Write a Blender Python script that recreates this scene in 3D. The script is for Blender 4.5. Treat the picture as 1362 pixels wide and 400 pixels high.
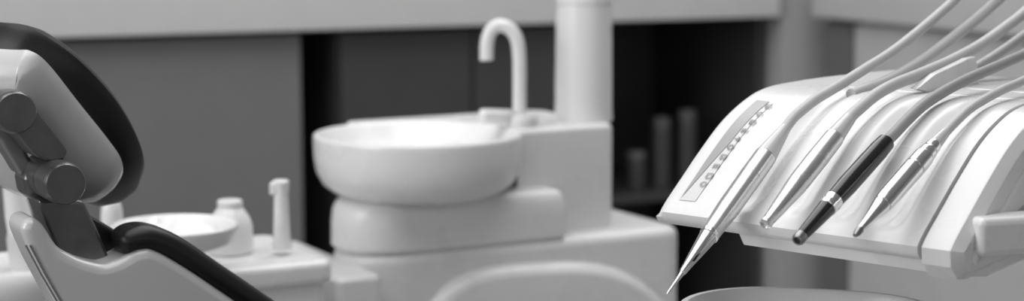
import bpy, bmesh, math, random
from mathutils import Vector, Matrix
from mathutils.geometry import tessellate_polygon
random.seed(4)
scene = bpy.context.scene
for o in list(bpy.data.objects):
    bpy.data.objects.remove(o, do_unlink=True)
COL = scene.collection
rad = math.radians

# ------------------------------------------------------------------ camera
F_PX, PITCH, CAM_H = 2460.0, rad(7.5), 1.197
cam_data = bpy.data.cameras.new('camera')
cam_data.sensor_width = 36.0
cam_data.lens = F_PX * 36.0 / 1362.0
cam_data.clip_start = 0.05
cam_data.dof.use_dof = True
cam_data.dof.focus_distance = 1.65
cam_data.dof.aperture_fstop = 4.2
cam = bpy.data.objects.new('camera', cam_data)
COL.objects.link(cam)
cam.location = (0, 0, CAM_H)
cam.rotation_euler = (rad(90) - PITCH, 0, 0)
scene.camera = cam

# ------------------------------------------------------------------ world, lights, exposure
world = bpy.data.worlds.new('world')
scene.world = world
world.use_nodes = True
bgn = world.node_tree.nodes['Background']
# made-up surroundings: dim below, a bright band above the horizon added for metal reflections
wtc = world.node_tree.nodes.new('ShaderNodeTexCoord')
wsx = world.node_tree.nodes.new('ShaderNodeSeparateXYZ')
wrp = world.node_tree.nodes.new('ShaderNodeValToRGB')
wmr = world.node_tree.nodes.new('ShaderNodeMapRange')
wmr.inputs['From Min'].default_value = -1; wmr.inputs['From Max'].default_value = 1
world.node_tree.links.new(wtc.outputs['Generated'], wsx.inputs['Vector'])
world.node_tree.links.new(wsx.outputs['Z'], wmr.inputs['Value'])
world.node_tree.links.new(wmr.outputs['Result'], wrp.inputs['Fac'])
cr = wrp.color_ramp
cr.elements[0].position = 0.30; cr.elements[0].color = (.10, .10, .10, 1)
cr.elements[1].position = 0.85; cr.elements[1].color = (.45, .45, .45, 1)
for ps, g_ in ((.49, .14), (.53, .85), (.66, .95), (.70, .40)):
    e_ = cr.elements.new(ps); e_.color = (g_, g_, g_, 1)
world.node_tree.links.new(wrp.outputs['Color'], bgn.inputs[0])
bgn.inputs[1].default_value = 0.85
vs = scene.view_settings
vs.view_transform = 'Standard'
vs.look = 'None'
vs.exposure = 0.18
vs.gamma = 1.0
vs.use_curve_mapping = False

def area(name, loc, aim, sx, sy, power):
    l = bpy.data.lights.new(name, 'AREA')
    l.shape = 'RECTANGLE'; l.size = sx; l.size_y = sy; l.energy = power
    o = bpy.data.objects.new(name, l); COL.objects.link(o)
    o.location = loc
    o.rotation_euler = (Vector(aim) - Vector(loc)).to_track_quat('-Z', 'Y').to_euler()
    return o
area('ceiling_panel_light', (-0.6, 1.7, 2.62), (-0.6, 1.7, 0), 2.4, 1.6, 29)
area('ceiling_panel_light', (0.4, 3.3, 2.62), (0.4, 3.3, 0), 1.9, 1.4, 24)
area('side_fill_light', (-2.4, 0.6, 1.7), (0.2, 2.0, 0.9), 1.2, 1.4, 24)  # broad soft fill added from the left front, no window modelled there

# ------------------------------------------------------------------ projection helpers (a pixel and a distance give a point of the place)
CP, SP = math.cos(PITCH), math.sin(PITCH)
CAMP = Vector((0, 0, CAM_H))
def ray(px, py):
    return Vector((1, 0, 0)) * ((px - 681) / F_PX) + Vector((0, CP, -SP)) + Vector((0, SP, CP)) * ((200 - py) / F_PX)
def P(px, py, d):
    return CAMP + ray(px, py) * d
def on_plane(px, py, o, n):
    r = ray(px, py)
    return CAMP + r * ((o - CAMP).dot(n) / r.dot(n))
def project(p):
    q = p - CAMP
    d = q.dot(Vector((0, CP, -SP)))
    return 681 + F_PX * q.x / d, 200 - F_PX * q.dot(Vector((0, SP, CP))) / d, d
Z = Vector((0, 0, 1))

# ------------------------------------------------------------------ materials
def mat(name, g, rough=0.4, metal=0.0, coat=0.0, var=0.04, scale=12.0, bump=0.0, bscale=300.0, rvar=0.06):
    m = bpy.data.materials.new(name); m.use_nodes = True
    nt = m.node_tree; b = nt.nodes['Principled BSDF']
    tc = nt.nodes.new('ShaderNodeTexCoord')
    n = nt.nodes.new('ShaderNodeTexNoise'); n.inputs['Scale'].default_value = scale; n.inputs['Detail'].default_value = 4
    nt.links.new(tc.outputs['Object'], n.inputs['Vector'])
    r = nt.nodes.new('ShaderNodeValToRGB')
    lo, hi = g * (1 - var), g * (1 + var)
    r.color_ramp.elements[0].position = 0.3; r.color_ramp.elements[1].position = 0.7
    r.color_ramp.elements[0].color = (lo, lo, lo, 1); r.color_ramp.elements[1].color = (hi, hi, hi, 1)
    nt.links.new(n.outputs['Fac'], r.inputs['Fac']); nt.links.new(r.outputs['Color'], b.inputs['Base Color'])
    mr = nt.nodes.new('ShaderNodeMapRange')
    mr.inputs['To Min'].default_value = max(0.02, rough - rvar); mr.inputs['To Max'].default_value = min(1, rough + rvar)
    nt.links.new(n.outputs['Fac'], mr.inputs['Value']); nt.links.new(mr.outputs['Result'], b.inputs['Roughness'])
    b.inputs['Metallic'].default_value = metal
    b.inputs['Coat Weight'].default_value = coat
    b.inputs['Coat Roughness'].default_value = 0.12
    if bump:
        n2 = nt.nodes.new('ShaderNodeTexNoise'); n2.inputs['Scale'].default_value = bscale; n2.inputs['Detail'].default_value = 3
        nt.links.new(tc.outputs['Object'], n2.inputs['Vector'])
        bp = nt.nodes.new('ShaderNodeBump'); bp.inputs['Strength'].default_value = bump; bp.inputs['Distance'].default_value = 0.002
        nt.links.new(n2.outputs['Fac'], bp.inputs['Height']); nt.links.new(bp.outputs['Normal'], b.inputs['Normal'])
    return m
M_WHITE = mat('white_plastic', 0.74, 0.28, coat=0.25, var=0.015)
M_SHELL = mat('white_chair_shell', 0.55, 0.22, coat=0.4, var=0.02)
M_LIGHTGREY = mat('light_grey_plastic', 0.55, 0.35, var=0.02)
M_STRIP = mat('off_white_control_strip', 0.64, 0.35, var=0.02)
M_PANELGREY = mat('grey_display_strip', 0.32, 0.3, var=0.03)
M_MARK = mat('grey_printed_mark', 0.22, 0.5, var=0.2, scale=200)
M_MARKPALE = mat('pale_printed_mark', 0.70, 0.5, var=0.1, scale=200)
M_VINYL = mat('black_vinyl', 0.009, 0.38, var=0.1, bump=0.06, bscale=500)
M_VINYL.node_tree.nodes['Principled BSDF'].inputs['Specular IOR Level'].default_value = 0.32
M_DARKMETAL = mat('dark_anodised_metal', 0.14, 0.30, metal=0.75, var=0.08, scale=60)
M_GREYMETAL = mat('satin_grey_metal', 0.30, 0.33, metal=0.85, var=0.05, scale=60)
M_BLACK = mat('black_plastic', 0.010, 0.22, coat=0.3, var=0.1)
M_CHROME = mat('chrome', 0.85, 0.20, metal=1.0, var=0.03, rvar=0.03)
M_SILVER = mat('satin_silver', 0.74, 0.28, metal=0.85, var=0.03)
M_HOSE = mat('grey_silicone_hose', 0.50, 0.45, var=0.03, scale=40)
M_HOSEDARK = mat('dark_grey_silicone_hose', 0.30, 0.45, var=0.03, scale=40)
M_CLEAR = mat('translucent_grey_sleeve', 0.55, 0.18, coat=0.5, var=0.05)
M_WALL = mat('painted_wall', 0.40, 0.7, var=0.03, scale=3, bump=0.1)
M_FLOOR = mat('grey_vinyl_floor', 0.30, 0.45, var=0.08, scale=5)
M_CEIL = mat('white_ceiling', 0.75, 0.8, var=0.02)
M_WORKTOP = mat('pale_worktop', 0.52, 0.4, var=0.02)
M_DOORGREY = mat('grey_cabinet_laminate', 0.16, 0.5, var=0.03)
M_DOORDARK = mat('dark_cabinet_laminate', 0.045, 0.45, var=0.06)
M_JARLID = mat('dark_lid', 0.09, 0.5)
M_DOORLIGHT = mat('light_grey_cabinet_laminate', 0.55, 0.5, var=0.03)
M_STEEL = mat('stainless_steel', 0.75, 0.42, metal=0.6, var=0.04)
M_PAPER = mat('white_paper', 0.82, 0.8, var=0.03, bump=0.3, bscale=40)

# ------------------------------------------------------------------ mesh helpers
def root(name, loc, label, cat, group=None, kind=None):
    o = bpy.data.objects.new(name, None); COL.objects.link(o)
    o.empty_display_size = 0.1
    o.location = loc
    tag(o, label, cat, group, kind)
    return o
def tag(o, label=None, cat=None, group=None, kind=None):
    if label: o['label'] = label
    if cat: o['category'] = cat
    if group: o['group'] = group
    if kind: o['kind'] = kind
    return o
def world_loc(o):
    v = Vector((0, 0, 0))
    while o:
        v += o.location; o = o.parent
    return v
def link(name, bm, m, parent=None, smooth=40, base=None, label=None):
    """bm holds coordinates of the place; the mesh is stored relative to its parent (or to base when it is a thing of its own)."""
    bmesh.ops.recalc_face_normals(bm, faces=bm.faces[:])
    off = world_loc(parent) if parent else (Vector(base) if base else Vector((0, 0, 0)))
    for v in bm.verts: v.co -= off
    me = bpy.data.meshes.new(name); bm.to_mesh(me); bm.free()
    me.materials.append(m)
    for p in me.polygons: p.use_smooth = True
    try: me.set_sharp_from_angle(angle=rad(smooth))
    except Exception: pass
    o = bpy.data.objects.new(name, me); COL.objects.link(o)
    wn = o.modifiers.new('weighted_normal', 'WEIGHTED_NORMAL'); wn.keep_sharp = True
    if parent: o.parent = parent
    else: o.location = off
    if label: o['label'] = label
    return o
def loft(bm, rings, closed=True, cap=True, ngon=False):
    vr = [[bm.verts.new(p) for p in r] for r in rings]
    n = len(vr[0])
    for i in range(len(vr) - 1):
        for j in range(n if closed else n - 1):
            k = (j + 1) % n
            bm.faces.new((vr[i][j], vr[i][k], vr[i + 1][k], vr[i + 1][j]))
    if cap:
        for r in (vr[0], vr[-1]):
            if ngon:
                for tri in tessellate_polygon([[v.co for v in r]]):
                    bm.faces.new([r[q] for q in tri])
                continue
            c = bm.verts.new(sum((v.co for v in r), Vector()) / n)
            for j in range(n): bm.faces.new((r[j], r[(j + 1) % n], c))
    return vr
def basis(d):
    d = d.normalized()
    a = Vector((0, 0, 1)) if abs(d.z) < 0.9 else Vector((1, 0, 0))
    x = d.cross(a).normalized(); y = d.cross(x).normalized()
    return x, y
def lathe(bm, o, d, prof, n=40, sx=1.0):
    """prof: (distance along d, radius)"""
    d = d.normalized(); x, y = basis(d)
    rings = []
    for t, r in prof:
        rings.append([o + d * t + x * (r * sx * math.cos(2 * math.pi * k / n)) + y * (r * math.sin(2 * math.pi * k / n)) for k in range(n)])
    loft(bm, rings)
def spline(pts, n=12, closed=False):
    pts = [p if isinstance(p, Vector) else Vector(p) for p in pts]
    out = []; m = len(pts)
    for i in range(m if closed else m - 1):
        if closed: a, b, c, d = pts[(i - 1) % m], pts[i], pts[(i + 1) % m], pts[(i + 2) % m]
        else: a, b, c, d = pts[max(i - 1, 0)], pts[i], pts[i + 1], pts[min(i + 2, m - 1)]
        for k in range(n):
            t = k / n
            out.append(0.5 * ((2 * b) + (c - a) * t + (2 * a - 5 * b + 4 * c - d) * t * t + (-a + 3 * b - 3 * c + d) * t ** 3))
    if not closed: out.append(pts[-1])
    return out
def tube(bm, path, radii, n=20):
    if not isinstance(radii, (list, tuple)): radii = [radii] * len(path)
    rings = []; x = None
    for i, p in enumerate(path):
        d = (path[min(i + 1, len(path) - 1)] - path[max(i - 1, 0)]).normalized()
        if x is None: x, y = basis(d)
        else:
            x = (x - d * x.dot(d)).normalized(); y = d.cross(x)
        rings.append([p + x * radii[i] * math.cos(2 * math.pi * k / n) + y * radii[i] * math.sin(2 * math.pi * k / n) for k in range(n)])
    loft(bm, rings)
def box(bm, c, ex, ey, ez, sx, sy, sz, bev=0.0, seg=3):
    """box with centre c, unit axes ex ey ez and full sizes"""
    b2 = bmesh.new(); bmesh.ops.create_cube(b2, size=1.0)
    for v in b2.verts: v.co = Vector((v.co.x * sx, v.co.y * sy, v.co.z * sz))
    if bev: bmesh.ops.bevel(b2, geom=b2.edges[:], offset=bev, segments=seg, profile=0.5, affect='EDGES')
    mp = {}
    for v in b2.verts: mp[v] = bm.verts.new(c + ex * v.co.x + ey * v.co.y + ez * v.co.z)
    for f in b2.faces: bm.faces.new([mp[v] for v in f.verts])
    b2.free()
def inset2(poly, dist):
    """poly: list of 2D Vectors counter-clockwise; positive dist moves inwards"""
    n = len(poly); out = []
    for i in range(n):
        t = (poly[(i + 1) % n] - poly[i - 1])
        if t.length < 1e-9: out.append(poly[i].copy()); continue
        t.normalize()
        out.append(poly[i] + Vector((-t.y, t.x)) * dist)
    return out
def ccw(poly):
    a = sum(poly[i].x * poly[(i + 1) % len(poly)].y - poly[(i + 1) % len(poly)].x * poly[i].y for i in range(len(poly)))
    return poly if a > 0 else poly[::-1]
def smooth2(poly, it):
    for _ in range(it):
        n = len(poly)
        poly = [poly[i] * 0.5 + (poly[i - 1] + poly[(i + 1) % n]) * 0.25 for i in range(n)]
    return poly
def pad(bm, outline, o, ex, ey, en, prof, lift=None):
    """outline 2D closed (in ex, ey); prof: (inset, height along en) from back to front"""
    outline = ccw(outline)
    rings = []
    for ins, h in prof:
        q = inset2(outline, min(ins, .014))
        if ins > .014:
            q = smooth2(q, 4)
            cc = sum(q, Vector((0, 0))) / len(q)
            q = [cc + (p - cc) * (1 - (ins - .014) / .085) for p in q]
        rings.append([o + ex * p.x + ey * p.y + en * (h + (lift(p) if lift else 0)) for p in q])
    def star(ring):
        c = sum(ring, Vector()) / len(ring); sg = None
        for i in range(len(ring)):
            w = (ring[i] - c).cross(ring[(i + 1) % len(ring)] - c).dot(en)
            if sg is None: sg = w > 0
            if (w > 0) != sg: return False
        return True
    loft(bm, rings, ngon=not (star(rings[0]) and star(rings[-1])))
def round_prof(r, h0, h1, n=6, tail=0.0):
    """(inset,height): rounded on both rims with radius r between heights h0 and h1"""
    out = []
    if tail: out.append((r + tail, h0))
    for k in range(n + 1):
        a = math.pi / 2 * k / n
        out.append((r - r * math.sin(a), h0 + r - r * math.cos(a)))
    for k in range(n + 1):
        a = math.pi / 2 * k / n
        out.append((r - r * math.cos(a), h1 - r + r * math.sin(a)))
    if tail: out.append((r + tail, h1))
    return out
def v2(*pts): return [Vector((p[0], p[1])) for p in pts]
def rrect(w, h, r, n=6):
    out = []
    for cx, cy, a0 in ((w / 2 - r, h / 2 - r, 0), (-w / 2 + r, h / 2 - r, 90), (-w / 2 + r, -h / 2 + r, 180), (w / 2 - r, -h / 2 + r, 270)):
        for k in range(n + 1):
            a = rad(a0 + 90 * k / n); out.append(Vector((cx + r * math.cos(a), cy + r * math.sin(a))))
    return out
def slab(bm, outline, o, ex, ey, en, h0, h1, r):
    pad(bm, outline, o, ex, ey, en, round_prof(r, h0, h1, 4))

# ================================================================== ROOM
EX = Vector((math.cos(rad(25)), math.sin(rad(25)), 0))      # along the back wall, to the right
EG = Vector((math.sin(rad(25)), -math.cos(rad(25)), 0))     # from the back wall into the room
FRONT0 = P(1030, 24, 4.68); FRONT0.z = 0                    # foot of the right end of the back cabinet run
def rp(a, g, z=0.0): return FRONT0 + EX * a + EG * g + Z * z
CEIL_H = 2.65
def wall_box(name, a0, a1, g0, g1, z0, z1, m):
    bm = bmesh.new()
    box(bm, rp((a0 + a1) / 2, (g0 + g1) / 2, (z0 + z1) / 2), EX, EG, Z, a1 - a0, g1 - g0, z1 - z0)
    o = link(name, bm, m); o['kind'] = 'structure'; return o
AL, AR, GF, GB = -5.2, 0.75, 6.4, -0.60
wall_box('floor', AL - .1, AR + .1, GB - .1, GF, -0.1, 0.0, M_FLOOR)
wall_box('ceiling', AL - .1, AR + .1, GB - .1, GF, CEIL_H, CEIL_H + .1, M_CEIL)
wall_box('wall_back', AL - .1, AR + .1, GB - .1, GB, 0, CEIL_H, M_WALL)
wall_box('wall_right', AR, AR + .1, GB, GF, 0, CEIL_H, M_WALL)
wall_box('wall_corner', 0.02, AR, GB, 0.0, 0, CEIL_H, M_WALL)

# back cabinet run: worktop with deep pale front, grey cabinets on the left, dark open shelf unit and dark doors
def bx(name, a0, a1, g0, g1, z0, z1, m, parent=None, bev=0.003, **k):
    bm = bmesh.new()
    box(bm, rp((a0 + a1) / 2, (g0 + g1) / 2, (z0 + z1) / 2), EX, EG, Z, a1 - a0, g1 - g0, z1 - z0, bev, 2)
    return link(name, bm, m, parent, **k)
def a_at(px, g=0.0):
    """position along the back run of image column px"""
    p = on_plane(px, 200, FRONT0 + EG * g, EG)
    return (p - FRONT0).dot(EX)
def g_at(px, a):
    p = on_plane(px, 200, FRONT0 + EX * a, EX)
    return (p - FRONT0).dot(EG)
ZB = 0.922
wt = bx('worktop', AL + 0.3, 0.0, GB + .003, 0.03, ZB, ZB + 0.10, M_WORKTOP, base=rp(-1.5, -.3, ZB), bev=0.006)
tag(wt, 'long pale worktop with deep front edge along the back wall', 'worktop')

def cabinet(label, a0, a1, m, mdoor, ndoors, open_shelf=False, cat='cabinet', group=None):
    t = root('base_cabinet', rp((a0 + a1) / 2, GB / 2, 0), label, cat, group)
    w = 0.018
    bx('side_panel', a0, a0 + w, GB, -0.045, 0.0, ZB, m, t)
    bx('side_panel', a1 - w, a1, GB, -0.045, 0.0, ZB, m, t)
    bx('back_panel', a0 + w, a1 - w, GB + .004, GB + 0.02, 0.0, ZB, m, t)
    bx('plinth', a0 + w, a1 - w, -0.14, -0.12, 0.0, 0.10, m, t)
    bx('shelf', a0 + w, a1 - w, GB + .02, -0.06, 0.10, 0.12, m, t)
    if open_shelf:
        bx('shelf', a0 + w, a1 - w, GB + .02, -0.06, 0.46, 0.48, m, t)
    else:
        dw = (a1 - a0) / ndoors
        for i in range(ndoors):
            bx('door', a0 + i * dw + .003, a0 + (i + 1) * dw - .003, -0.043, -0.023, 0.11, ZB - 0.012, mdoor, t)
    return t
aA, aB, aC, aD = a_at(100) - 1.3, a_at(408), a_at(458), a_at(800)
cabinet('mid grey cabinet behind the chair, left of the dark gap', aA, aB, M_DOORGREY, M_DOORGREY, 3)
cabinet('dark double-door cabinet standing behind the washbasin and spout', aC, aD, M_DOORDARK, M_DOORDARK, 2)
cabinet('dark open shelf unit in the back corner, right of the tall column', aD + .004, -0.004, M_DOORDARK, M_DOORDARK, 1, True)
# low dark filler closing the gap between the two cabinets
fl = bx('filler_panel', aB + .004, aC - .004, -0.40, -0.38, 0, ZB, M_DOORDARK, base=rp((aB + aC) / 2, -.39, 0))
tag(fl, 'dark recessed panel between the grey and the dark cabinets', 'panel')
# blurred dark goods on the open shelf
def shelf_jar(px, py, r, h, m, label):
    a = a_at(px, -0.16)
    q = rp(a, -0.16, 0.48)
    t = root('storage_jar', q, label, 'jar', 'dark jars on the open shelf')
    bm = bmesh.new(); lathe(bm, q, Z, [(0, r * .94), (.004, r), (h * .82, r), (h * .9, r * .8), (h * .9, r * .8)], 28); link('jar_body', bm, M_DOORDARK, t)
    bm = bmesh.new(); lathe(bm, q + Z * (h * .9), Z, [(0, r * .86), (.004, r * .9), (h * .14, r * .9), (h * .16, r * .8)], 28); link('lid', bm, m, t)
shelf_jar(846, 262, 0.027, 0.09, M_DOORGREY, 'short dark jar with pale lid, nearest the tall column on the open shelf')
shelf_jar(880, 214, 0.026, 0.17, M_JARLID, 'tall dark jar with grey lid in the middle of the open shelf')
shelf_jar(914, 205, 0.026, 0.185, M_JARLID, 'dark jar with grey lid, rightmost on the open shelf')

# side run along the right wall
gS0 = 0.06
def a_side(): return 0.06
wt2 = bx('worktop', 0.07, AR - .003, gS0, 3.2, ZB, ZB + 0.10, M_WORKTOP, base=rp(.4, 1.5, ZB), bev=0.006)
tag(wt2, 'pale worktop with deep front edge along the right wall, above the hoses', 'worktop')
g1 = g_at(1140, 0.12)
sc1 = root('base_cabinet', rp(.4, (gS0 + g1) / 2, 0), 'grey narrow cabinet in the right corner below the side worktop', 'cabinet')
bx('body', 0.12, AR - .003, gS0 + .01, g1 - .003, 0.10, ZB, M_DOORGREY, sc1)
bx('plinth', 0.18, AR - .003, gS0 + .01, g1 - .003, 0.0, 0.10, M_DOORDARK, sc1)
bx('door', 0.10, 0.118, gS0 + .014, g1 - .006, 0.11, ZB - .012, M_DOORGREY, sc1)
sc2 = root('base_cabinet', rp(.4, (g1 + 3.2) / 2, 0), 'lighter grey cabinet below the side worktop, behind the delivery unit', 'cabinet')
bx('body', 0.12, AR - .003, g1 + .003, 3.2, 0.10, ZB, M_DOORLIGHT, sc2)
bx('plinth', 0.18, AR - .003, g1 + .003, 3.2, 0.0, 0.10, M_DOORDARK, sc2)
for i in range(3):
    w = (3.2 - g1) / 3
    bx('door', 0.10, 0.118, g1 + i * w + .006, g1 + (i + 1) * w - .003, 0.11, ZB - .012, M_DOORLIGHT, sc2)

# ================================================================== CUSPIDOR UNIT (basin, spout, column)
UA = rad(29)
CE = Vector((math.cos(UA), math.sin(UA), 0)); CF = Vector((math.sin(UA), -math.cos(UA), 0))   # along the unit; towards its front
BC = P(556, 176, 2.58)                         # centre of the basin rim
UO = Vector((BC.x, BC.y, 0))
def up(e, f, z=0.0): return UO + CE * e + CF * f + Z * z
unit = root('spittoon_unit', up(0.1, -.05, 0), 'white dental spittoon unit with round basin, curved spout and tall column', 'dental unit')
ZR = BC.z                                       # rim height
def pe(px, py, f):
    """(e, z) of a pixel on the unit's vertical plane at offset f"""
    p = on_plane(px, py, up(0, f), CF)
    return (p - UO).dot(CE), p.z
FB = 0.075                                     # front plane of the cabinet body
# body
eL = pe(449, 330, FB)[0]; eR, zT = pe(911, 310, FB)
zT = pe(640, 327, FB)[1]
eL = pe(449, 330, 0.0)[0]
def round_left(l, r_, rr, front, back, rc):
    """outline with a half-round left end (radius rr) and a deeper right part"""
    o_ = []
    for k in range(13):
        a_ = rad(90 + 15 * k); o_.append(Vector((l + rr + rr * math.cos(a_), rr * math.sin(a_))))
    o_ += v2((l + rr + .05, -rr), (l + rr + .12, back))
    for cx, cy, a0 in ((r_ - rc, back + rc, 270), (r_ - rc, front - rc, 0)):
        for k in range(7):
            a_ = rad(a0 + 15 * k); o_.append(Vector((cx + rc * math.cos(a_), cy + rc * math.sin(a_))))
    return o_
bm = bmesh.new()
slab(bm, round_left(eL, eR, FB, FB, -.23, .03), up(0, 0, 0), CE, CF, Z, 0.0, zT, 0.016)
link('cabinet_body', bm, M_WHITE, unit)
# raised arched front panel
pts = [pe(x, y, FB + .012) for x, y in ((x_ + 12, y_ + 5) for x_, y_ in ((545, 425), (566, 400), (590, 374), (620, 359), (660, 351), (710, 347), (760, 346), (800, 351), (835, 365), (862, 385), (885, 410)))]
ol = [Vector(p) for p in pts]
ol = [Vector((p.x, p.y, 0)) for p in ol]
arch = spline(ol, 6)
arch = [Vector((p.x, p.y)) for p in arch] + v2((arch[-1].x + 0.012, 0.35), (arch[-1].x + .012, 0.06), (arch[0].x - .012, 0.06), (arch[0].x - 0.012, 0.35))
bm = bmesh.new()
pad(bm, arch, up(0, FB, 0), CE, Z, CF, [(-.004, -.004), (0, 0.004), (0.004, 0.011), (0.010, 0.016), (0.016, 0.018)])
link('front_panel', bm, M_WHITE, unit)
# pedestal below the basin
pL = pe(446, 300, 0.0)[0]; pR = pe(757, 290, 0.074)[0]
zP0 = zT; zP1 = ZR - 0.084
hw = .074
ol = []
for cx, cy, a0, r in ((pR - .012, hw - .012, 0, .012), (pL + hw, 0, 90, hw), (pL + hw, 0, 180, hw), (pR - .012, -hw + .012, 270, .012)):
    for k in range(11):
        a = rad(a0 + 9 * k); ol.append(Vector((cx + r * math.cos(a), cy + r * math.sin(a))))
bm = bmesh.new()
pad(bm, ol, up(0, 0.0, 0), CE, CF, Z, [(.005, zP0 - .002), (.003, zP0 + .001), (0, zP0 + .004), (0, zP0 + .034), (.002, zP1 - .018), (.006, zP1 - .009), (.012, zP1 - .003), (.020, zP1)])
link('pedestal', bm, M_WHITE, unit)
# rear block carrying the column
FK = 0.035
bR = pe(820, 240, FK)[0]
RB_ = 0.1440
ol = v2((bR - .016, FK), (bR - .006, FK - .004), (bR, FK - .016), (bR, -.17), (bR - .02, -.19), (-.02, -.19), (-.03, -.18), (-.03, -.1445))
a0_, a1_ = math.atan2(-.141, -.03) + 2 * math.pi, math.atan2(FK, math.sqrt(RB_ ** 2 - FK ** 2)) + 2 * math.pi
for k in range(31):
    a = a0_ + (a1_ - a0_) * k / 30; ol.append(Vector((RB_ * math.cos(a), RB_ * math.sin(a))))
bm = bmesh.new()
pad(bm, ol, up(0, 0, 0), CE, CF, Z, [(0, zT), (0, ZR - .010), (.0012, ZR - .005), (.004, ZR - .002), (.008, ZR - .001)])
link('rear_block', bm, M_WHITE, unit)
# basin
RB = 0.146
hb = ZR - (P(556, 268, 2.5).z)
prof = [(-0.098, 0.0), (-0.099, 0.082), (-0.096, 0.102), (-0.089, 0.119), (-0.077, 0.133), (-0.058, 0.142), (-0.034, 0.1455), (-0.010, 0.146), (-0.004, 0.1458), (-0.001, 0.1445), (0.0, 0.142), (0.0, 0.138), (-0.004, 0.134), (-0.018, 0.126), (-0.045, 0.105), (-0.066, 0.07), (-0.074, 0.03), (-0.076, 0.0)]
prof = [(t * .90, r) for t, r in prof]
bm = bmesh.new()
n = 72
rings = [[up(0, 0, ZR) + Z * t + CE * (max(r, .0006) * math.cos(2 * math.pi * k / n)) + CF * (max(r, .0006) * math.sin(2 * math.pi * k / n)) for k in range(n)] for t, r in prof]
loft(bm, rings, cap=False)
basin = link('basin', bm, M_WHITE, unit, smooth=60)
bm = bmesh.new(); lathe(bm, up(0, 0, ZR - .069), Z, [(0, .016), (.002, .018), (.003, .013), (.002, .001)], 24); link('drain', bm, M_STEEL, basin)
# spout
SB = P(691, 163, 2.66); SB.z = ZR - .002
sp_pts = []
pl_n = Vector((0, -1, 0))
for x, y in ((691, 168), (691, 130), (691, 95), (690, 68), (686, 49), (676, 37), (663, 34), (653, 41), (648, 55), (647, 70), (647, 80)):
    sp_pts.append(on_plane(x, y, SB, pl_n))
bm = bmesh.new(); pth = spline(sp_pts, 6); tube(bm, pth, 0.0098, 20); link('spout', bm, M_WHITE, unit)
bm = bmesh.new(); lathe(bm, SB, Z, [(-.002, .027), (.010, .029), (.017, .026), (.019, .014)], 36); link('spout_base', bm, M_WHITE, unit)
cf = P(660, 158, 2.60); cf.z = ZR
bm = bmesh.new()
a, b = P(637, 155, 2.62), P(685, 157, 2.65)
pad(bm, smooth2(rrect(0.060, 0.034, 0.0165, 8), 1), (a + b) / 2 - Z * 0.001, (b - a).normalized(), Vector((0, -1, 0)), Z, round_prof(0.006, -.008, .012, 5))
link('cup_filler', bm, M_WHITE, unit)
# tall column
CB = P(776, 158, 2.74); CB.z = ZR - .002
rc = 0.0425
bm = bmesh.new()
lathe(bm, CB, Z, [(0, rc * 1.0), (.006, rc * 1.02), (.012, rc), (0.168, rc * .97), (.170, rc * .95), (.172, rc * .95), (.174, rc * .99), (.40, rc * .97), (.405, rc * .9)], 48)
link('column', bm, M_WHITE, unit)
# low side box left of the body
lb = pe(428, 360, 0.1)[0]; lr = pe(489, 360, .1)[0]
zl = pe(460, 368, .1)[1]
bm = bmesh.new()
slab(bm, rrect(eL - lb + .0, 0.30, 0.012, 4), up((lb + eL) / 2 + .018, -.04, 0), CE, CF, Z, 0.0, zl, 0.008)
link('side_box', bm, M_WHITE, unit)

# ================================================================== ASSISTANT CABINET behind the chair
AC = P(360, 345, 2.36)
zA = AC.z
asst = root('assistant_cabinet', (AC.x, AC.y, 0), 'low white cabinet with thick top between chair and spittoon unit', 'cabinet')
def ap(x, y, z): return Vector((AC.x, AC.y, 0)) + CE * x + CF * y + Z * z
xr = (P(427, 350, 2.36) - P(360, 345, 2.36)).dot(CE)
bm = bmesh.new(); slab(bm, rrect(0.17, 0.22, 0.02, 5), ap(xr - .085, -.03, 0), CE, CF, Z, zA - .022, zA + .008, 0.009); link('cabinet_top', bm, M_WHITE, asst)
bm = bmesh.new(); slab(bm, rrect(0.155, 0.20, 0.012, 4), ap(xr - .087, -.03, 0), CE, CF, Z, 0.0, zA - .022, 0.003); link('cabinet_body', bm, M_WHITE, asst)
zt = zA + .008
# suction handle standing on the cabinet top
def suction(name, px, py0, py1, d, r, label, mlow=None):
    bp = P(px, py0, d); hgt = (py0 - py1) * d / F_PX
    t = root(name, bp, label, 'suction handle', 'suction handles')
    bm = bmesh.new(); lathe(bm, bp, Z, [(0, r * 1.25), (.006, r * 1.25), (.01, r * 1.05), (hgt * .45, r * .92), (hgt * .8, r * .86), (hgt * .86, r * .95), (hgt * .98, r * 1.02), (hgt, r * .8)], 28)
    link('handle_body', bm, M_WHITE, t)
    bm = bmesh.new(); c = bp + Z * (hgt * .88)
    box(bm, c + Vector((-r * .85, -r * .3, 0)), Vector((1, 0, 0)), Vector((0, 1, 0)), Z, r * .9, r * 1.1, hgt * .18, r * .25); link('lever', bm, M_WHITE, t)
    return t
s1 = P(375, 332, 2.33)
suction('suction_handle', 375, 330, 238, 2.35, .0105, 'slim white suction handle standing upright on the low cabinet')
# white bottle
bp = P(307, 333, 2.36); sc = 2.36 / F_PX
bt = root('bottle', Vector((bp.x, bp.y, zt)), 'white wide-shouldered bottle beside the round tray', 'bottle')
b0 = Vector((bp.x, bp.y, zt)); hh = 73 * sc
bm = bmesh.new(); lathe(bm, b0, Z, [(0, 27 * sc), (.003, 30 * sc), (hh * .25, 30 * sc), (hh * .5, 29.5 * sc), (hh * .66, 26 * sc), (hh * .80, 19 * sc), (hh * .86, 15.5 * sc), (hh * .88, 15.5 * sc)], 40); link('bottle_body', bm, M_WHITE, bt)
bm = bmesh.new(); lathe(bm, b0 + Z * hh * .87, Z, [(0, 16.5 * sc), (.002, 17 * sc), (hh * .10, 16.5 * sc), (hh * .12, 14 * sc)], 32); link('cap', bm, M_WHITE, bt)
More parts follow.
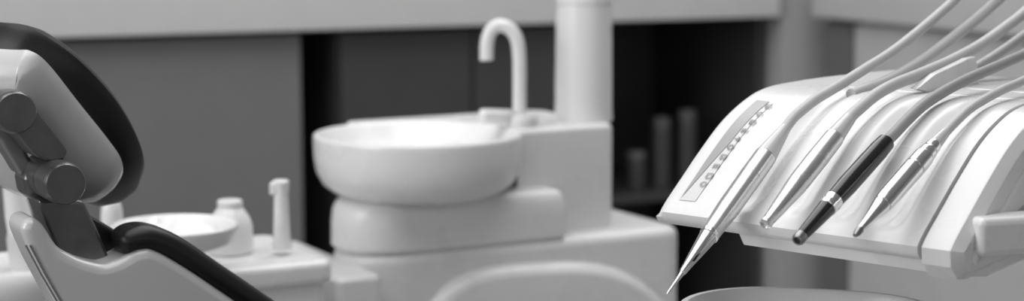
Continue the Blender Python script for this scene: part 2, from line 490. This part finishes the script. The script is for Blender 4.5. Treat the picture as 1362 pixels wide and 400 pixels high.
# round dish on a small arm
dc = P(232, 306, 2.22)
dish = root('instrument_dish', dc, 'shallow white round tray behind the backrest', 'tray')
rd = 84 * 2.22 / F_PX
bm = bmesh.new()
lathe(bm, dc, Z, [(-.020, .02), (-.020, rd * .75), (-.014, rd * .92), (0, rd), (.006, rd), (.008, rd * .97), (.004, rd * .92), (-.010, rd * .8), (-.012, .01)], 56); link('dish_body', bm, M_WHITE, dish)
bm = bmesh.new(); tube(bm, [dc - Z * .018, Vector((dc.x, dc.y, 0.02))], .016, 20); link('stem', bm, M_WHITE, dish)
bm = bmesh.new(); lathe(bm, Vector((dc.x, dc.y, 0)), Z, [(0, .05), (.012, .05), (.02, .04), (.024, .02)], 36); link('foot', bm, M_WHITE, dish)
# crumpled tissue in the dish
def tissue(c, rx, ry, h, label):
    bm = bmesh.new(); nr, na = 10, 36
    rng = random.Random(7)
    ph = [rng.random() * 6.28 for _ in range(8)]
    rings = []
    for i in range(nr + 1):
        f = 1 - i / nr
        ring = []
        for k in range(na):
            a = 2 * math.pi * k / na
            w = 1 + .12 * math.sin(3 * a + ph[0]) + .07 * math.sin(7 * a + ph[1])
            z = h * (1 - f ** 2.2) * (1 + .16 * math.sin(3 * a + ph[2] + 4 * f) + .08 * math.sin(6 * a + ph[3] + 7 * f)) * (.4 + .6 * f if f < .3 else 1)
            ring.append(c + Vector((rx * max(f, .02) * w * math.cos(a), ry * max(f, .02) * w * math.sin(a), z)))
        rings.append(ring)
    loft(bm, rings)
    o = link('tissue', bm, M_PAPER, base=c, smooth=70)
    tag(o, label, 'tissue')
tissue(dc + Vector((-.005, 0, -.0105)), rd * .74, rd * .70, .024, 'crumpled white tissue lying in the round tray')
# left white holder with pump bottle, behind the chair's neck
hc = P(28, 362, 2.2)
hold = root('side_tray', hc, 'rounded white side tray at the left edge behind the backrest', 'tray')
bm = bmesh.new()
lathe(bm, hc, Z, [(-.030, .01), (-.030, .055), (-.022, .072), (-.006, .080), (.006, .080), (.012, .076), (.010, .070), (.006, .01)], 48); link('tray_body', bm, M_WHITE, hold)
bm = bmesh.new(); tube(bm, [hc - Z * .028, Vector((hc.x, hc.y, .02))], .02, 20); link('stem', bm, M_WHITE, hold)
bm = bmesh.new(); lathe(bm, Vector((hc.x, hc.y, 0)), Z, [(0, .06), (.012, .06), (.02, .05), (.024, .02)], 36); link('foot', bm, M_WHITE, hold)
q0 = hc + Vector((.012, -.01, .006))
tip = P(10, 214, 2.17)
hd = root('suction_handle', q0, 'white-topped suction handle leaning at the left edge behind the neck joint', 'suction handle', 'suction handles')
dv = tip - q0; L = dv.length
bm = bmesh.new(); lathe(bm, q0, dv, [(0, .020), (.004, .021), (L * .30, .019), (L * .36, .0165)], 28); link('lower_sleeve', bm, M_LIGHTGREY, hd, label='grey lower sleeve')
bm = bmesh.new(); lathe(bm, q0, dv, [(L * .35, .016), (L * .5, .0155), (L * .8, .011), (L * .90, .0105), (L * .93, .0125), (L * .985, .0125), (L, .008)], 28); link('upper_handle', bm, M_WHITE, hd)
q1 = P(150, 330, 2.32); q1.z = 0
pst = root('post', q1, 'slim pale post standing between the headrest and the backrest', 'post')
zt1 = P(148, 268, 2.32).z
bm = bmesh.new(); lathe(bm, q1, Z, [(0.02, .019), (zt1 - .16, .019), (zt1 - .01, .0135), (zt1, .011)], 28); link('shaft', bm, M_WHITE, pst)
bm = bmesh.new(); lathe(bm, q1, Z, [(0, .035), (.012, .035), (.02, .03), (.022, .015)], 28); link('foot', bm, M_WHITE, pst)

# ================================================================== DENTAL CHAIR
ARMP = P(60, 240, 1.80)
chair = root('dental_chair', (ARMP.x + .2, ARMP.y + .35, 0), 'reclined black dental chair with white shell, seen from behind its headrest', 'dental chair')
def frame(phi, al):
    s = Vector((math.cos(phi), -math.sin(phi), 0)); h = Vector((math.sin(phi), math.cos(phi), 0))
    n_ = h * math.cos(al) + Z * math.sin(al); b_ = -h * math.sin(al) + Z * math.cos(al)
    return s, b_, n_
# --- headrest
HS, HB, HN = frame(rad(30), rad(42))
HO = P(22, 152, 1.80)
def tr(pts, o, ex, ey, en, off=0.0):
    out = []
    for x, y in pts:
        p = on_plane(x, y, o + en * off, en) - (o + en * off)
        out.append(Vector((p.dot(ex), p.dot(ey), 0)))
    return out
def mirror_outline(right, a0):
    left = [Vector((2 * a0 - p.x, p.y, 0)) for p in reversed(right)]
    return right + left
shell_r = tr([(10, 70), (38, 72), (62, 90), (100, 138), (140, 188), (158, 215), (160, 236), (148, 252), (128, 257), (112, 256)], HO, HS, HB, HN)
cush_r = tr([(0, 28), (26, 31), (56, 42), (104, 76), (150, 124), (178, 168), (192, 205), (191, 232), (178, 252), (152, 263)], HO, HS, HB, HN, 0.045)
HA0 = 0.0
def poly2(v): return [Vector((p.x, p.y)) for p in v]
shell_r = [p for p in shell_r if p.x > .004]; cush_r = [p for p in cush_r if p.x > .004]
so = poly2(spline(mirror_outline(shell_r, HA0), 6, True))
co = poly2(spline(mirror_outline(cush_r, HA0), 6, True))
bm = bmesh.new()
pad(bm, co, HO, HS, HB, HN, [(.06, -.006), (.040, -.004), (.026, .002), (.015, .010), (.006, .022), (.0, .036), (.0, .043), (.006, .049), (.016, .056), (.05, .060)])
link('headrest_cushion', bm, M_VINYL, chair)
bm = bmesh.new()
pad(bm, so, HO, HS, HB, HN, [(.09, -.0425), (.075, -.042), (.055, -.040), (.036, -.036), (.024, -.032), (.012, -.024), (.004, -.016), (0, -.004), (0, .004)])
hsh = link('headrest_shell', bm, M_SHELL, chair)
# --- articulated arm
AS = Vector((math.sin(rad(30)), -math.cos(rad(30)), 0))       # pivot axis, towards the viewer
AH = Vector((math.cos(rad(30)), math.sin(rad(30)), 0))
D1 = P(22, 150, 1.655); D2 = P(88, 245, 1.675)
ppx = 1.71 / F_PX
bm = bmesh.new(); r1 = 28 * ppx
lathe(bm, D1 - AS * .030, AS, [(0, r1 * .9), (.002, r1), (.024, r1), (.0265, r1 * .985), (.029, r1 * .93), (.030, r1 * .90)], 48)
link('upper_pivot', bm, M_DARKMETAL, chair)
r2 = 28.5 * ppx
bm = bmesh.new()
lathe(bm, D2 - AS * .085, AS, [(0, r2 * .85), (.004, r2 * .98), (.045, r2 * .98), (.047, r2 * .92), (.050, r2 * .92), (.052, r2 * 1.0), (.078, r2 * 1.0), (.082, r2 * .97), (.085, r2 * .9)], 48)
link('lower_pivot', bm, M_DARKMETAL, chair)
def prism(bm, pix, o, n, d0, d1, r=.003, soft=1):
    """outline traced on the plane through o with normal n, extruded from d0 to d1 along n"""
    ex = AH; ey = Z
    pts = [on_plane(x, y, o, n) - o for x, y in pix]
    ol = [Vector((p.dot(ex), p.dot(ey))) for p in pts]
    # subdivide the edges and round the corners
    fine = []
    m = len(ol)
    for i in range(m):
        for k in range(8): fine.append(ol[i].lerp(ol[(i + 1) % m], k / 8))
    fine = smooth2(fine, 2 * soft)
    pad(bm, fine, o, ex, ey, n, round_prof(r, d0, d1, 6))
# bar from the upper pivot towards the joint, with a raised side plate
bm = bmesh.new()
prism(bm, [(40, 140), (86, 198), (80, 210), (62, 213), (42, 206), (14, 172)], D1 - AS * .03, AS, -.03, .012, .002); link('upper_bar', bm, M_DARKMETAL, chair)
bm = bmesh.new()
prism(bm, [(-25, 125), (0, 120), (30, 160), (52, 215), (66, 232), (40, 240), (25, 215), (10, 190), (-25, 185)], D1 - AS * .03, AS, -.065, -.031, .004); link('headrest_link', bm, M_GREYMETAL, chair)
bm = bmesh.new()
prism(bm, [(44, 218), (74, 222), (84, 250), (70, 272), (44, 268), (28, 255), (24, 235), (30, 222)], D2 - AS * .08, AS, -.02, .022, .008); link('joint_housing', bm, M_DARKMETAL, chair)
bm = bmesh.new()
prism(bm, [(42, 262), (104, 262), (122, 300), (144, 352), (140, 362), (90, 345), (74, 338), (56, 296)], D2 - AS * .06, AS, -.022, .018, .004); link('neck_bar', bm, M_DARKMETAL, chair)
# --- backrest
BS, BB, BN = frame(rad(30), rad(58))
BO = P(112, 340, 1.80)
def sym(half):
    o_ = [Vector((x, y, 0)) for x, y in half]
    return poly2(spline(o_[:-1] + [Vector((-p.x, p.y, 0)) for p in reversed(o_[1:])], 6, True))
SP_ = P(150, 350, 1.715)                     # a point of the near side of the shell
bm = bmesh.new()
prism(bm, [(29, 308), (34, 294), (46, 289), (60, 299), (78, 330), (110, 346), (140, 354), (165, 345), (183, 333), (200, 330), (222, 340), (258, 362), (308, 396), (400, 460), (420, 520), (330, 560), (170, 520), (118, 480), (75, 402), (46, 348)], SP_, AS, -.055, 0, .0095, 3)
bshell = link('backrest_shell', bm, M_SHELL, chair)
bm = bmesh.new()
prism(bm, [(162, 325), (168, 312), (182, 304), (202, 301), (226, 307), (252, 320), (300, 354), (345, 384), (440, 450), (420, 490), (345, 425), (308, 400), (258, 367), (224, 346), (202, 336), (184, 338), (170, 344)], SP_, AS, -.05, -.002, .0135, 6)
link('side_bolster', bm, M_VINYL, chair)
bm = bmesh.new()
prism(bm, [(92, 270), (113, 283), (140, 297), (170, 316), (220, 335), (300, 385), (420, 470), (330, 500), (150, 400), (118, 345)], SP_ - AS * .055, AS, -.09, 0, .006, 6)
link('backrest_cushion', bm, M_VINYL, chair)
bm = bmesh.new()
for q in (-.004, .006):
    pth = [on_plane(x, y, SP_, AS) - AS * .0008 for x, y in ((37 + q * 600, 326), (57 + q * 600, 364), (84 + q * 600, 410))]
    tube(bm, pth, .0010, 8)
link('seam', bm, M_GREYMETAL, bshell, label='dark seam along the back of the shell')
# --- seat and pedestal (below and right of the frame)
hdir = Vector((BB.x, BB.y, 0)).normalized() * -1
c = P(330, 560, 1.80) + hdir * .04
bm = bmesh.new(); slab(bm, rrect(.28, .28, .08, 6), c, hdir, BS, Z, -.02, .06, .025); link('seat_cushion', bm, M_VINYL, chair)
bm = bmesh.new(); slab(bm, rrect(.28, .26, .08, 6), c, hdir, BS, Z, -.09, -.02, .02); link('seat_shell', bm, M_SHELL, chair)
bm = bmesh.new(); slab(bm, rrect(.18, .18, .05, 6), Vector((c.x, c.y, 0)), hdir, BS, Z, .03, c.z - .08, .01); link('lift_column', bm, M_SHELL, chair)
bm = bmesh.new(); slab(bm, rrect(.34, .30, .10, 8), Vector((c.x, c.y, 0)), hdir, BS, Z, 0, .05, .015); link('base_plate', bm, M_SHELL, chair)

# ================================================================== DELIVERY UNIT
TH = rad(42)
U = Vector((math.cos(TH), -math.sin(TH), 0)); V = Vector((-math.sin(TH), -math.cos(TH), 0))
DA = P(872, 280, 1.70)
DL = 0.272
delivery = root('delivery_unit', DA + U * .14 - V * .2, 'white dental delivery unit with sloping grooved deck holding the handpieces', 'delivery unit')
prof_px = [(1180, 92), (1100, 100), (1050, 107), (1012, 115), (985, 130), (955, 158), (925, 198), (900, 235), (880, 265), (872, 280)]
pv = []
for x, y in prof_px:
    p = on_plane(x, y, DA, U) - DA
    pv.append(Vector((p.dot(V), p.z, 0)))
NT = 180
_c = spline(pv, 30)
# resample the profile by length
_l = [0.0]
for i in range(1, len(_c)): _l.append(_l[-1] + (_c[i] - _c[i - 1]).length)
PLEN = _l[-1]
def prof_at(t):
    s = max(0.0, min(1.0, t)) * PLEN
    lo, hi = 0, len(_l) - 1
    while hi - lo > 1:
        m = (lo + hi) // 2
        if _l[m] <= s: lo = m
        else: hi = m
    f = (s - _l[lo]) / max(1e-9, _l[hi] - _l[lo])
    p = _c[lo].lerp(_c[hi], f)
    tg = (_c[hi] - _c[lo]).normalized()
    return p, tg
def deck(u, t, h=0.0):
    p, tg = prof_at(t)
    nv, nw = -tg.y, tg.x           # normal of the profile (tangent runs to the front)
    if nw < 0: nv, nw = -nv, -nw
    return DA + U * u + V * (p.x + nv * h) + Z * (p.y + nw * h)
def deck_ut(px, py, h=0.0):
    """deck coordinates seen at a pixel"""
    best = None
    u, t = DL / 2, .6
    step = 0.25
    for it in range(60):
        cand = []
        for du in (-1, 0, 1):
            for dt in (-1, 0, 1):
                uu, tt = u + du * step * DL, min(1, max(0, t + dt * step))
                q = project(deck(uu, tt, h)); cand.append(((q[0] - px) ** 2 + (q[1] - py) ** 2, uu, tt))
        b = min(cand)
        if b[1] == u and b[2] == t: step *= .6
        u, t = b[1], b[2]
    return u, t
# stations: rear and front pixel of every handpiece
STN = [deck_ut(1015, 225, .006)[0], deck_ut(1080, 225, .006)[0], deck_ut(1135, 240, .006)[0], deck_ut(1205, 240, .006)[0]]
def groove(u, t):
    g = 0.0
    k = min(1.0, max(0.0, (t - .42) / .16)); k = k * k * (3 - 2 * k)
    e = min(1.0, max(0.0, (0.985 - t) / .07)); e = e * e * (3 - 2 * e)
    for s_ in STN:
        x = (u - s_) / .0175
        if abs(x) < 1: g = max(g, (0.5 + 0.5 * math.cos(math.pi * x)) ** .8)
    return .0065 * g * k * e
T_SEAMS = [0.335, 0.455]
def deck_h(u, t, u0, u1, edge=.010):
    h = -groove(u, t)
    for a in (u - u0, ):
        if a < edge: h -= edge - math.sqrt(max(0, edge * edge - (edge - a) ** 2))
    if u > .075:
        for ts in T_SEAMS:
            if abs(t - ts) < .005: h -= .0022 * (1 - abs(t - ts) / .005)
    return h
def deck_ring(u, u0, u1, thick_front=.011, hfun=True, extra=0.0):
    ring = []
    for i in range(NT + 1):
        t = i / NT
        ring.append(deck(u, t, (deck_h(u, t, u0, u1) if hfun else extra)))
    pf, tg = prof_at(1.0)
    lip = [(pf.x - .0005, pf.y - .005), (pf.x - .003, pf.y - .009), (pf.x - .008, pf.y - thick_front - .001), (pf.x - .03, pf.y - thick_front + .001)]
    for x, y in lip: ring.append(DA + U * u + V * x + Z * y)
    pr, _ = prof_at(0.0)
    for k in range(1, 6):
        f = k / 5
        ring.append(DA + U * u + V * ((pf.x - .03) * (1 - f) + pr.x * f) + Z * ((pf.y - thick_front + .001) * (1 - f) + (pf.y + .012) * f))
    return ring
bm = bmesh.new()
us = [0, .0005, .0015, .003, .005, .0075] + [.01 + (DL - .0105 - .001) * k / 170 for k in range(171)]
loft(bm, [deck_ring(u, 0, DL) for u in us])
link('deck', bm, M_WHITE, delivery, smooth=30)
# lower housing under the deck
pf, _t = prof_at(1.0)
def poly_prism(bm, poly_vw, u0, u1, r=.002):
    rings = []
    for uu, ins in ((u0, r), (u0 + r, 0), (u1 - r, 0), (u1, r)):
        q = inset2(ccw(poly_vw), ins)
        rings.append([DA + U * uu + V * p.x + Z * p.y for p in q])
    loft(bm, rings)
lowpoly = v2((-.012, pf.y - .0095), (-.020, pf.y - .024), (-.060, pf.y - .030), (-.34, pf.y - .010), (-.385, pf.y + .02), (-.385, pf.y + .04), (-.05, pf.y + .02))
ulow = 0.082
bm = bmesh.new(); poly_prism(bm, lowpoly, ulow, DL + .033, .003); link('lower_housing', bm, M_WHITE, delivery)
# chamfered side cover
def cover_ring(u, ins):
    ring = []
    prev = None
    base = []
    for i in range(0, NT + 1, 3):
        p, tg = prof_at(i / NT); base.append(Vector((p.x, p.y)))
    base += v2((pf.x - .002, pf.y - .014), (pf.x - .014, pf.y - .026), (pf.x - .03, pf.y - .028), (-.25, pf.y - .012), (-.38, pf.y + .02))
    q = inset2(ccw(base), ins)
    return [DA + U * u + V * p.x + Z * p.y for p in q]
bm = bmesh.new()
cu = DL + .0012
loft(bm, [cover_ring(cu, .003), cover_ring(cu + .0008, .0008), cover_ring(cu + .002, 0), cover_ring(cu + .026, 0), cover_ring(cu + .0275, .0006), cover_ring(cu + .034, .008), cover_ring(cu + .035, .0095)])
cov = link('side_cover', bm, M_WHITE, delivery, smooth=25)
bm = bmesh.new(); loft(bm, [cover_ring(cu + .033, .026), cover_ring(cu + .0365, .026), cover_ring(cu + .0375, .028)]); link('side_inlay', bm, M_WHITE, cov, smooth=25)
# grip bar on the side cover
gd = Vector((.95, .32, 0)).normalized(); gp = Vector((gd.y, -gd.x, 0))
ga = on_plane(1302, 317, DA + U * (cu + .040), U)
bm = bmesh.new()
pad(bm, rrect(.26, .0325, .006, 6), ga + gd * .13, gd, Z, gp, round_prof(.006, -.030, .002, 4)); link('grip_bar', bm, M_WHITE, delivery)
# support arm and post, right of the frame
pr, _ = prof_at(0.0)
post_xy = DA + U * .17 + V * (-.62)
bm = bmesh.new()
tube(bm, [DA + U * .17 + V * (-.33) + Z * (.03), DA + U * .17 + V * (-.45) + Z * .03, post_xy + Z * .03], .022, 20)
link('support_arm', bm, M_WHITE, delivery)

# control strip with printed marks on the left of the deck
def conform(bm, poly_ut, h, sub=10, thick=.0):
    """poly_ut: quad corners (u,t) in order; a patch that follows the deck"""
    a, b, c, d = [Vector(p) for p in poly_ut]
    g = [[None] * (sub + 1) for _ in range(sub + 1)]
    for i in range(sub + 1):
        for j in range(sub + 1):
            p = a.lerp(b, i / sub).lerp(d.lerp(c, i / sub), j / sub)
            g[i][j] = bm.verts.new(deck(p.x, p.y, h))
    for i in range(sub):
        for j in range(sub): bm.faces.new((g[i][j], g[i + 1][j], g[i + 1][j + 1], g[i][j + 1]))
cp_ = [deck_ut(*q) for q in ((1006, 134), (1030, 137), (925, 268), (903, 266))]
bm = bmesh.new(); conform(bm, cp_, .0006, 16)
strip = link('control_strip', bm, M_STRIP, delivery)
cp2 = [deck_ut(*q) for q in ((1007, 134), (1024, 136), (972, 190), (906, 264))]
bm = bmesh.new(); conform(bm, cp2, .0011, 16); link('display', bm, M_PANELGREY, strip, label='grey wedge-shaped display')
def mark(px, py, shape, m, s=.0036):
    u, t = deck_ut(px, py)
    bm = bmesh.new(); k = s / PLEN
    h = .0016
    def ln(u0, t0, u1, t1, w=.0007):
        du, dt = (u1 - u0), (t1 - t0) * PLEN
        L_ = math.hypot(du, dt) or 1; nx, ny = -dt / L_ * w, du / L_ * w
        conform(bm, [(u + u0 + nx, t + t0 + ny / PLEN), (u + u0 - nx, t + t0 - ny / PLEN), (u + u1 - nx, t + t1 - ny / PLEN), (u + u1 + nx, t + t1 + ny / PLEN)], h, 2)
    if shape == 'ring':
        for q in range(8):
            a0, a1 = q * math.pi / 4, (q + 1) * math.pi / 4
            ln(s * .8 * math.cos(a0), k * .8 * math.sin(a0), s * .8 * math.cos(a1), k * .8 * math.sin(a1))
    elif shape == 'tooth':
        for a, b in (((-.8, -.8), (.8, -.8)), ((.8, -.8), (.6, .9)), ((.6, .9), (.1, .1)), ((.1, .1), (-.5, .9)), ((-.5, .9), (-.8, -.8))):
            ln(a[0] * s, a[1] * k, b[0] * s, b[1] * k)
    elif shape == 'arrow':
        for a, b in (((-.8, 0), (.8, 0)), ((.8, 0), (.1, -.8)), ((.8, 0), (.1, .8))): ln(a[0] * s, a[1] * k, b[0] * s, b[1] * k)
    elif shape == 'bars':
        for q in (-.7, 0, .7): ln(q * s, -.8 * k, q * s, .8 * k)
    else:
        for a, b in (((-.8, -.8), (.8, -.8)), ((.8, -.8), (.8, .8)), ((.8, .8), (-.8, .8)), ((-.8, .8), (-.8, -.8))): ln(a[0] * s, a[1] * k, b[0] * s, b[1] * k)
    link('printed_mark', bm, m, strip)
for px, py, sh, m in ((1022, 143, 'tooth', M_MARK), (1011, 153, 'ring', M_MARK), (1001, 164, 'tooth', M_MARK), (991, 175, 'bars', M_MARK), (981, 186, 'arrow', M_MARK), (972, 197, 'ring', M_MARK),
                      (962, 210, 'tooth', M_PANELGREY), (953, 222, 'bars', M_PANELGREY), (944, 235, 'square', M_PANELGREY), (936, 246, 'ring', M_PANELGREY)):
    mark(px, py, sh, m)

# hose guide fin on the rear of the deck
fu = deck_ut(1292, 112)[0]
fo = deck(fu, .2)
bm = bmesh.new()
fpts = []
for x, y in ((1215, 118), (1240, 98), (1270, 84), (1284, 77), (1293, 75), (1297, 92), (1299, 122), (1250, 128)):
    p = on_plane(x, y, fo, U) - fo
    fpts.append(Vector((p.dot(V), p.z)))
ol = []
for i in range(len(fpts)):
    for k in range(4): ol.append(fpts[i].lerp(fpts[(i + 1) % len(fpts)], k / 4))
pad(bm, ol, fo, V, Z, U, round_prof(.0015, -.004, .004, 3)); link('hose_guide', bm, M_WHITE, delivery)

# ------------------------------------------------------------------ handpieces
HG = 'handpieces resting on the delivery unit'
def station_plane(px, py, h):
    u, t = deck_ut(px, py, h)
    return deck(u, t, h), u, t
def axis(rear_px, tip_px, h, skew=0.0):
    """axis of a handpiece: its rear end lies h above the deck, its tip lies in the upright plane of the groove"""
    o, u, t = station_plane(*rear_px, h)
    nrm = (U + V * skew).normalized()
    tp = on_plane(*tip_px, o, nrm)
    return o, tp
def sc_at(p): return project(p)[2] / F_PX
def seg(bm, a, b, prof, n=36):
    """prof: (fraction from rear to tip, radius in metres)"""
    L = (b - a).length
    lathe(bm, a, b - a, [(f * L, r) for f, r in prof], n)
def hose(t, pix, o, nrm, r, m, extra=(), name='hose'):
    pts = [on_plane(x, y, o, nrm) for x, y in pix]
    d = (pts[-1] - pts[-2]).normalized()
    pts = list(extra) + pts + [pts[-1] + d * .10 + Z * .01]
    bm = bmesh.new(); path = spline(pts, 10); tube(bm, path, r, 20)
    return link(name, bm, m, t)

# 1: scaler with thin tip, leftmost
a, b = axis((1050, 163), (887, 391), .013)
k = sc_at((a + b) / 2)
t = root('scaler_handpiece', b, 'long silver scaler handpiece with thin pointed tip, leftmost on the deck', 'handpiece', HG)
R1 = 15.5 * k
bm = bmesh.new(); seg(bm, a, b, [(0, R1 * .42), (.02, R1 * .46), (.16, R1 * .86), (.205, R1 * .98), (.207, R1 * .9)]); link('rear_sleeve', bm, M_CLEAR, t, label='pale tapered rear sleeve')
bm = bmesh.new(); seg(bm, a, b, [(.206, R1 * .9), (.208, R1 * 1.0), (.33, R1 * 1.03), (.332, R1 * .99), (.336, R1 * .99), (.338, R1 * 1.03), (.52, R1 * 1.0), (.655, R1 * .84), (.658, R1 * .78)]); link('body', bm, M_SILVER, t)
bm = bmesh.new(); seg(bm, a, b, [(.656, R1 * .80), (.66, R1 * .86), (.675, R1 * .86), (.678, R1 * .78), (.76, R1 * .58), (.84, R1 * .38), (.88, R1 * .30), (.885, R1 * .22)]); link('nose', bm, M_CHROME, t)
bm = bmesh.new(); seg(bm, a, b, [(.88, R1 * .24), (.90, R1 * .20), (.95, R1 * .13), (.985, R1 * .12), (1.0, R1 * .05)], 16); link('tip', bm, M_CHROME, t, label='thin chrome scaler tip')
x_, y_ = basis(b - a)
bm = bmesh.new(); c = a.lerp(b, .77) + (CAMP - a.lerp(b, .77)).normalized() * (R1 * .50); dd = (b - a).normalized(); nn = (CAMP - c).normalized(); sd = dd.cross(nn).normalized()
box(bm, c - sd * R1 * .18, dd, sd, nn, (b - a).length * .08, R1 * .22, R1 * .14, R1 * .05); link('slot', bm, M_BLACK, t, label='dark slot in the nose')
hose(t, [(1062, 150), (1085, 132), (1115, 114), (1150, 92), (1185, 70), (1215, 47), (1245, 22), (1275, -6)], a, U, 7.6 * k, M_HOSE, [a + (a - b).normalized() * -.012, a + (a - b).normalized() * .003])

# 2: silver conical handpiece
a, b = axis((1130, 157), (1017, 299), .013)
k = sc_at((a + b) / 2)
t = root('syringe_handpiece', b, 'light silver handpiece with flat cut conical nose, second from the left', 'handpiece', HG)
R1 = 14.5 * k
bm = bmesh.new(); seg(bm, a, b, [(0, R1 * .62), (.02, R1 * .66), (.14, R1 * .82), (.18, R1 * .90), (.185, R1 * .84)]); link('rear_sleeve', bm, M_CLEAR, t, label='translucent rear sleeve')
bm = bmesh.new(); seg(bm, a, b, [(.184, R1 * .84), (.188, R1 * .95), (.40, R1 * 1.02), (.403, R1 * .97), (.407, R1 * .97), (.41, R1 * 1.02), (.60, R1 * 1.0), (.605, R1 * .95)]); link('body', bm, M_SILVER, t)
bm = bmesh.new(); seg(bm, a, b, [(.60, R1 * .95), (.61, R1 * .99), (.66, R1 * .97), (.97, R1 * .55), (.975, R1 * .60), (.995, R1 * .58), (1.0, R1 * .40), (.99, R1 * .38)]); link('nose', bm, M_SILVER, t)
hose(t, [(1142, 145), (1165, 126), (1190, 112), (1220, 100), (1260, 83), (1300, 62), (1335, 38), (1372, 8)], a, U, 8.6 * k, M_HOSE, [a + (a - b).normalized() * -.012, a + (a - b).normalized() * .003])

# 3: black handpiece
a, b = axis((1179, 188), (1060, 320), .014)
k = sc_at((a + b) / 2)
t = root('turbine_handpiece', b, 'black handpiece with steel ring, resting between two silver ones', 'handpiece', HG)
R1 = 13.8 * k
bm = bmesh.new(); seg(bm, a, b, [(0, R1 * .80), (.01, R1 * .92), (.10, R1 * 1.0), (.45, R1 * 1.03), (.60, R1 * .92), (.605, R1 * .85)]); link('body', bm, M_BLACK, t)
bm = bmesh.new(); seg(bm, a, b, [(.60, R1 * .88), (.605, R1 * 1.0), (.635, R1 * 1.0), (.64, R1 * .94), (.655, R1 * .94), (.66, R1 * .98), (.68, R1 * .95), (.685, R1 * .86)]); link('ring', bm, M_CHROME, t, label='steel ring')
bm = bmesh.new(); seg(bm, a, b, [(.68, R1 * .88), (.69, R1 * .90), (.95, R1 * .60), (.952, R1 * .55)]); link('nose', bm, M_BLACK, t)
bm = bmesh.new(); seg(bm, a, b, [(.945, R1 * .56), (.95, R1 * .63), (.99, R1 * .62), (1.0, R1 * .52), (.998, R1 * .38), (.97, R1 * .36)]); link('end_ring', bm, M_GREYMETAL, t, label='steel end ring')
hose(t, [(1190, 177), (1208, 158), (1230, 138), (1258, 120), (1285, 106), (1310, 95), (1340, 82), (1372, 66)], a, U, 8.2 * k, M_HOSEDARK, [a + (a - b).normalized() * -.012, a + (a - b).normalized() * .003])

# 4: chrome handpiece
a, b = axis((1243, 192), (1137, 313), .014)
k = sc_at((a + b) / 2)
t = root('motor_handpiece', b, 'polished chrome handpiece with pointed nose, rightmost beside the side cover', 'handpiece', HG)
R1 = 14.5 * k
bm = bmesh.new(); seg(bm, a, b, [(0, R1 * .66), (.015, R1 * .74), (.06, R1 * .76), (.063, R1 * .56), (.08, R1 * .56), (.083, R1 * .84), (.13, R1 * .90), (.133, R1 * .70), (.145, R1 * .70)]); link('coupling', bm, M_CHROME, t)
bm = bmesh.new(); seg(bm, a, b, [(.142, R1 * .84), (.146, R1 * .98), (.26, R1 * 1.02), (.262, R1 * .84), (.275, R1 * .84), (.278, R1 * 1.02), (.62, R1 * .98), (.67, R1 * .90), (.672, R1 * .80)]); link('body', bm, M_CHROME, t)
bm = bmesh.new(); seg(bm, a, b, [(.668, R1 * .80), (.675, R1 * .86), (.70, R1 * .84), (.78, R1 * .62), (.92, R1 * .36), (.935, R1 * .34)]); link('nose', bm, M_CHROME, t)
bm = bmesh.new(); seg(bm, a, b, [(.93, R1 * .30), (.94, R1 * .36), (.97, R1 * .34), (1.0, R1 * .20)], 20); link('end_cap', bm, M_GREYMETAL, t)
bm = bmesh.new(); d_ = (a - b).normalized(); lathe(bm, a - d_ * .004, d_, [(0, R1 * .60), (.003, R1 * .66), (.022, R1 * .52), (.024, R1 * .4)], 28); link('hose_sleeve', bm, M_CLEAR, t)
hose(t, [(1254, 180), (1270, 163), (1288, 146), (1308, 133), (1332, 120), (1372, 101)], a, U, 6.6 * k, M_HOSE, [a + d_ * .004, a + d_ * .010])

# loose hoses behind the handpieces
def free_hose(pix, u, r, m, label):
    o = deck(u, .3); pts = [on_plane(x, y, o, U) for x, y in pix]
    d = (pts[-1] - pts[-2]).normalized(); pts.append(pts[-1] + d * .1)
    bm = bmesh.new(); tube(bm, spline(pts, 10), r, 20)
    ob = link('hose', bm, m, base=pts[0]); tag(ob, label, 'hose')
free_hose([(1132, 126), (1150, 119), (1172, 111), (1200, 97), (1232, 77), (1265, 52), (1298, 26), (1332, -4)], deck_ut(1135, 124)[0], .0056, M_HOSE, 'pale grey hose rising from the deck between the two silver handpieces')
free_hose([(1255, 118), (1275, 104), (1300, 89), (1330, 70), (1372, 40)], deck_ut(1262, 112)[0], .0052, M_HOSE, "pale grey hose crossing just above the black handpiece's hose")

# ================================================================== INSTRUMENT TRAY below the delivery unit
tc = P(1045, 386, 1.74)
TW = tc.z
tdir = V
U2 = Vector((math.cos(rad(14)), -math.sin(rad(14)), 0)); V2 = Vector((-math.sin(rad(14)), -math.cos(rad(14)), 0))
c = tc + V2 * .100 + U2 * .030
tray = root('instrument_tray', c, 'polished steel instrument tray below the delivery unit', 'tray')
ol = smooth2(rrect(.23, .20, .085, 10), 2)
bm = bmesh.new()
pad(bm, ol, c, U2, V2, Z, [(.03, -.016), (.016, -.016), (.008, -.012), (.004, -.002), (-.003, .0), (-.004, .0015), (-.002, .003), (.003, .003), (.006, -.001), (.010, -.010), (.018, -.0135), (.03, -.014)])
link('tray_body', bm, M_STEEL, tray)
bm = bmesh.new(); tube(bm, [c - Z * .016, c - Z * .05, Vector((c.x, c.y, .03))], .014, 20); link('stand', bm, M_GREYMETAL, tray)
bm = bmesh.new(); lathe(bm, Vector((c.x, c.y, 0)), Z, [(0, .16), (.012, .16), (.022, .14), (.03, .02)], 36); link('foot', bm, M_GREYMETAL, tray)
# post of the delivery unit
bm = bmesh.new(); tube(bm, [Vector((post_xy.x, post_xy.y, .02)), Vector((post_xy.x, post_xy.y, DA.z + .06))], .03, 24); link('post', bm, M_WHITE, delivery)
bm = bmesh.new(); lathe(bm, Vector((post_xy.x, post_xy.y, 0)), Z, [(0, .22), (.02, .22), (.03, .2), (.035, .03)], 40); link('foot', bm, M_WHITE, delivery)
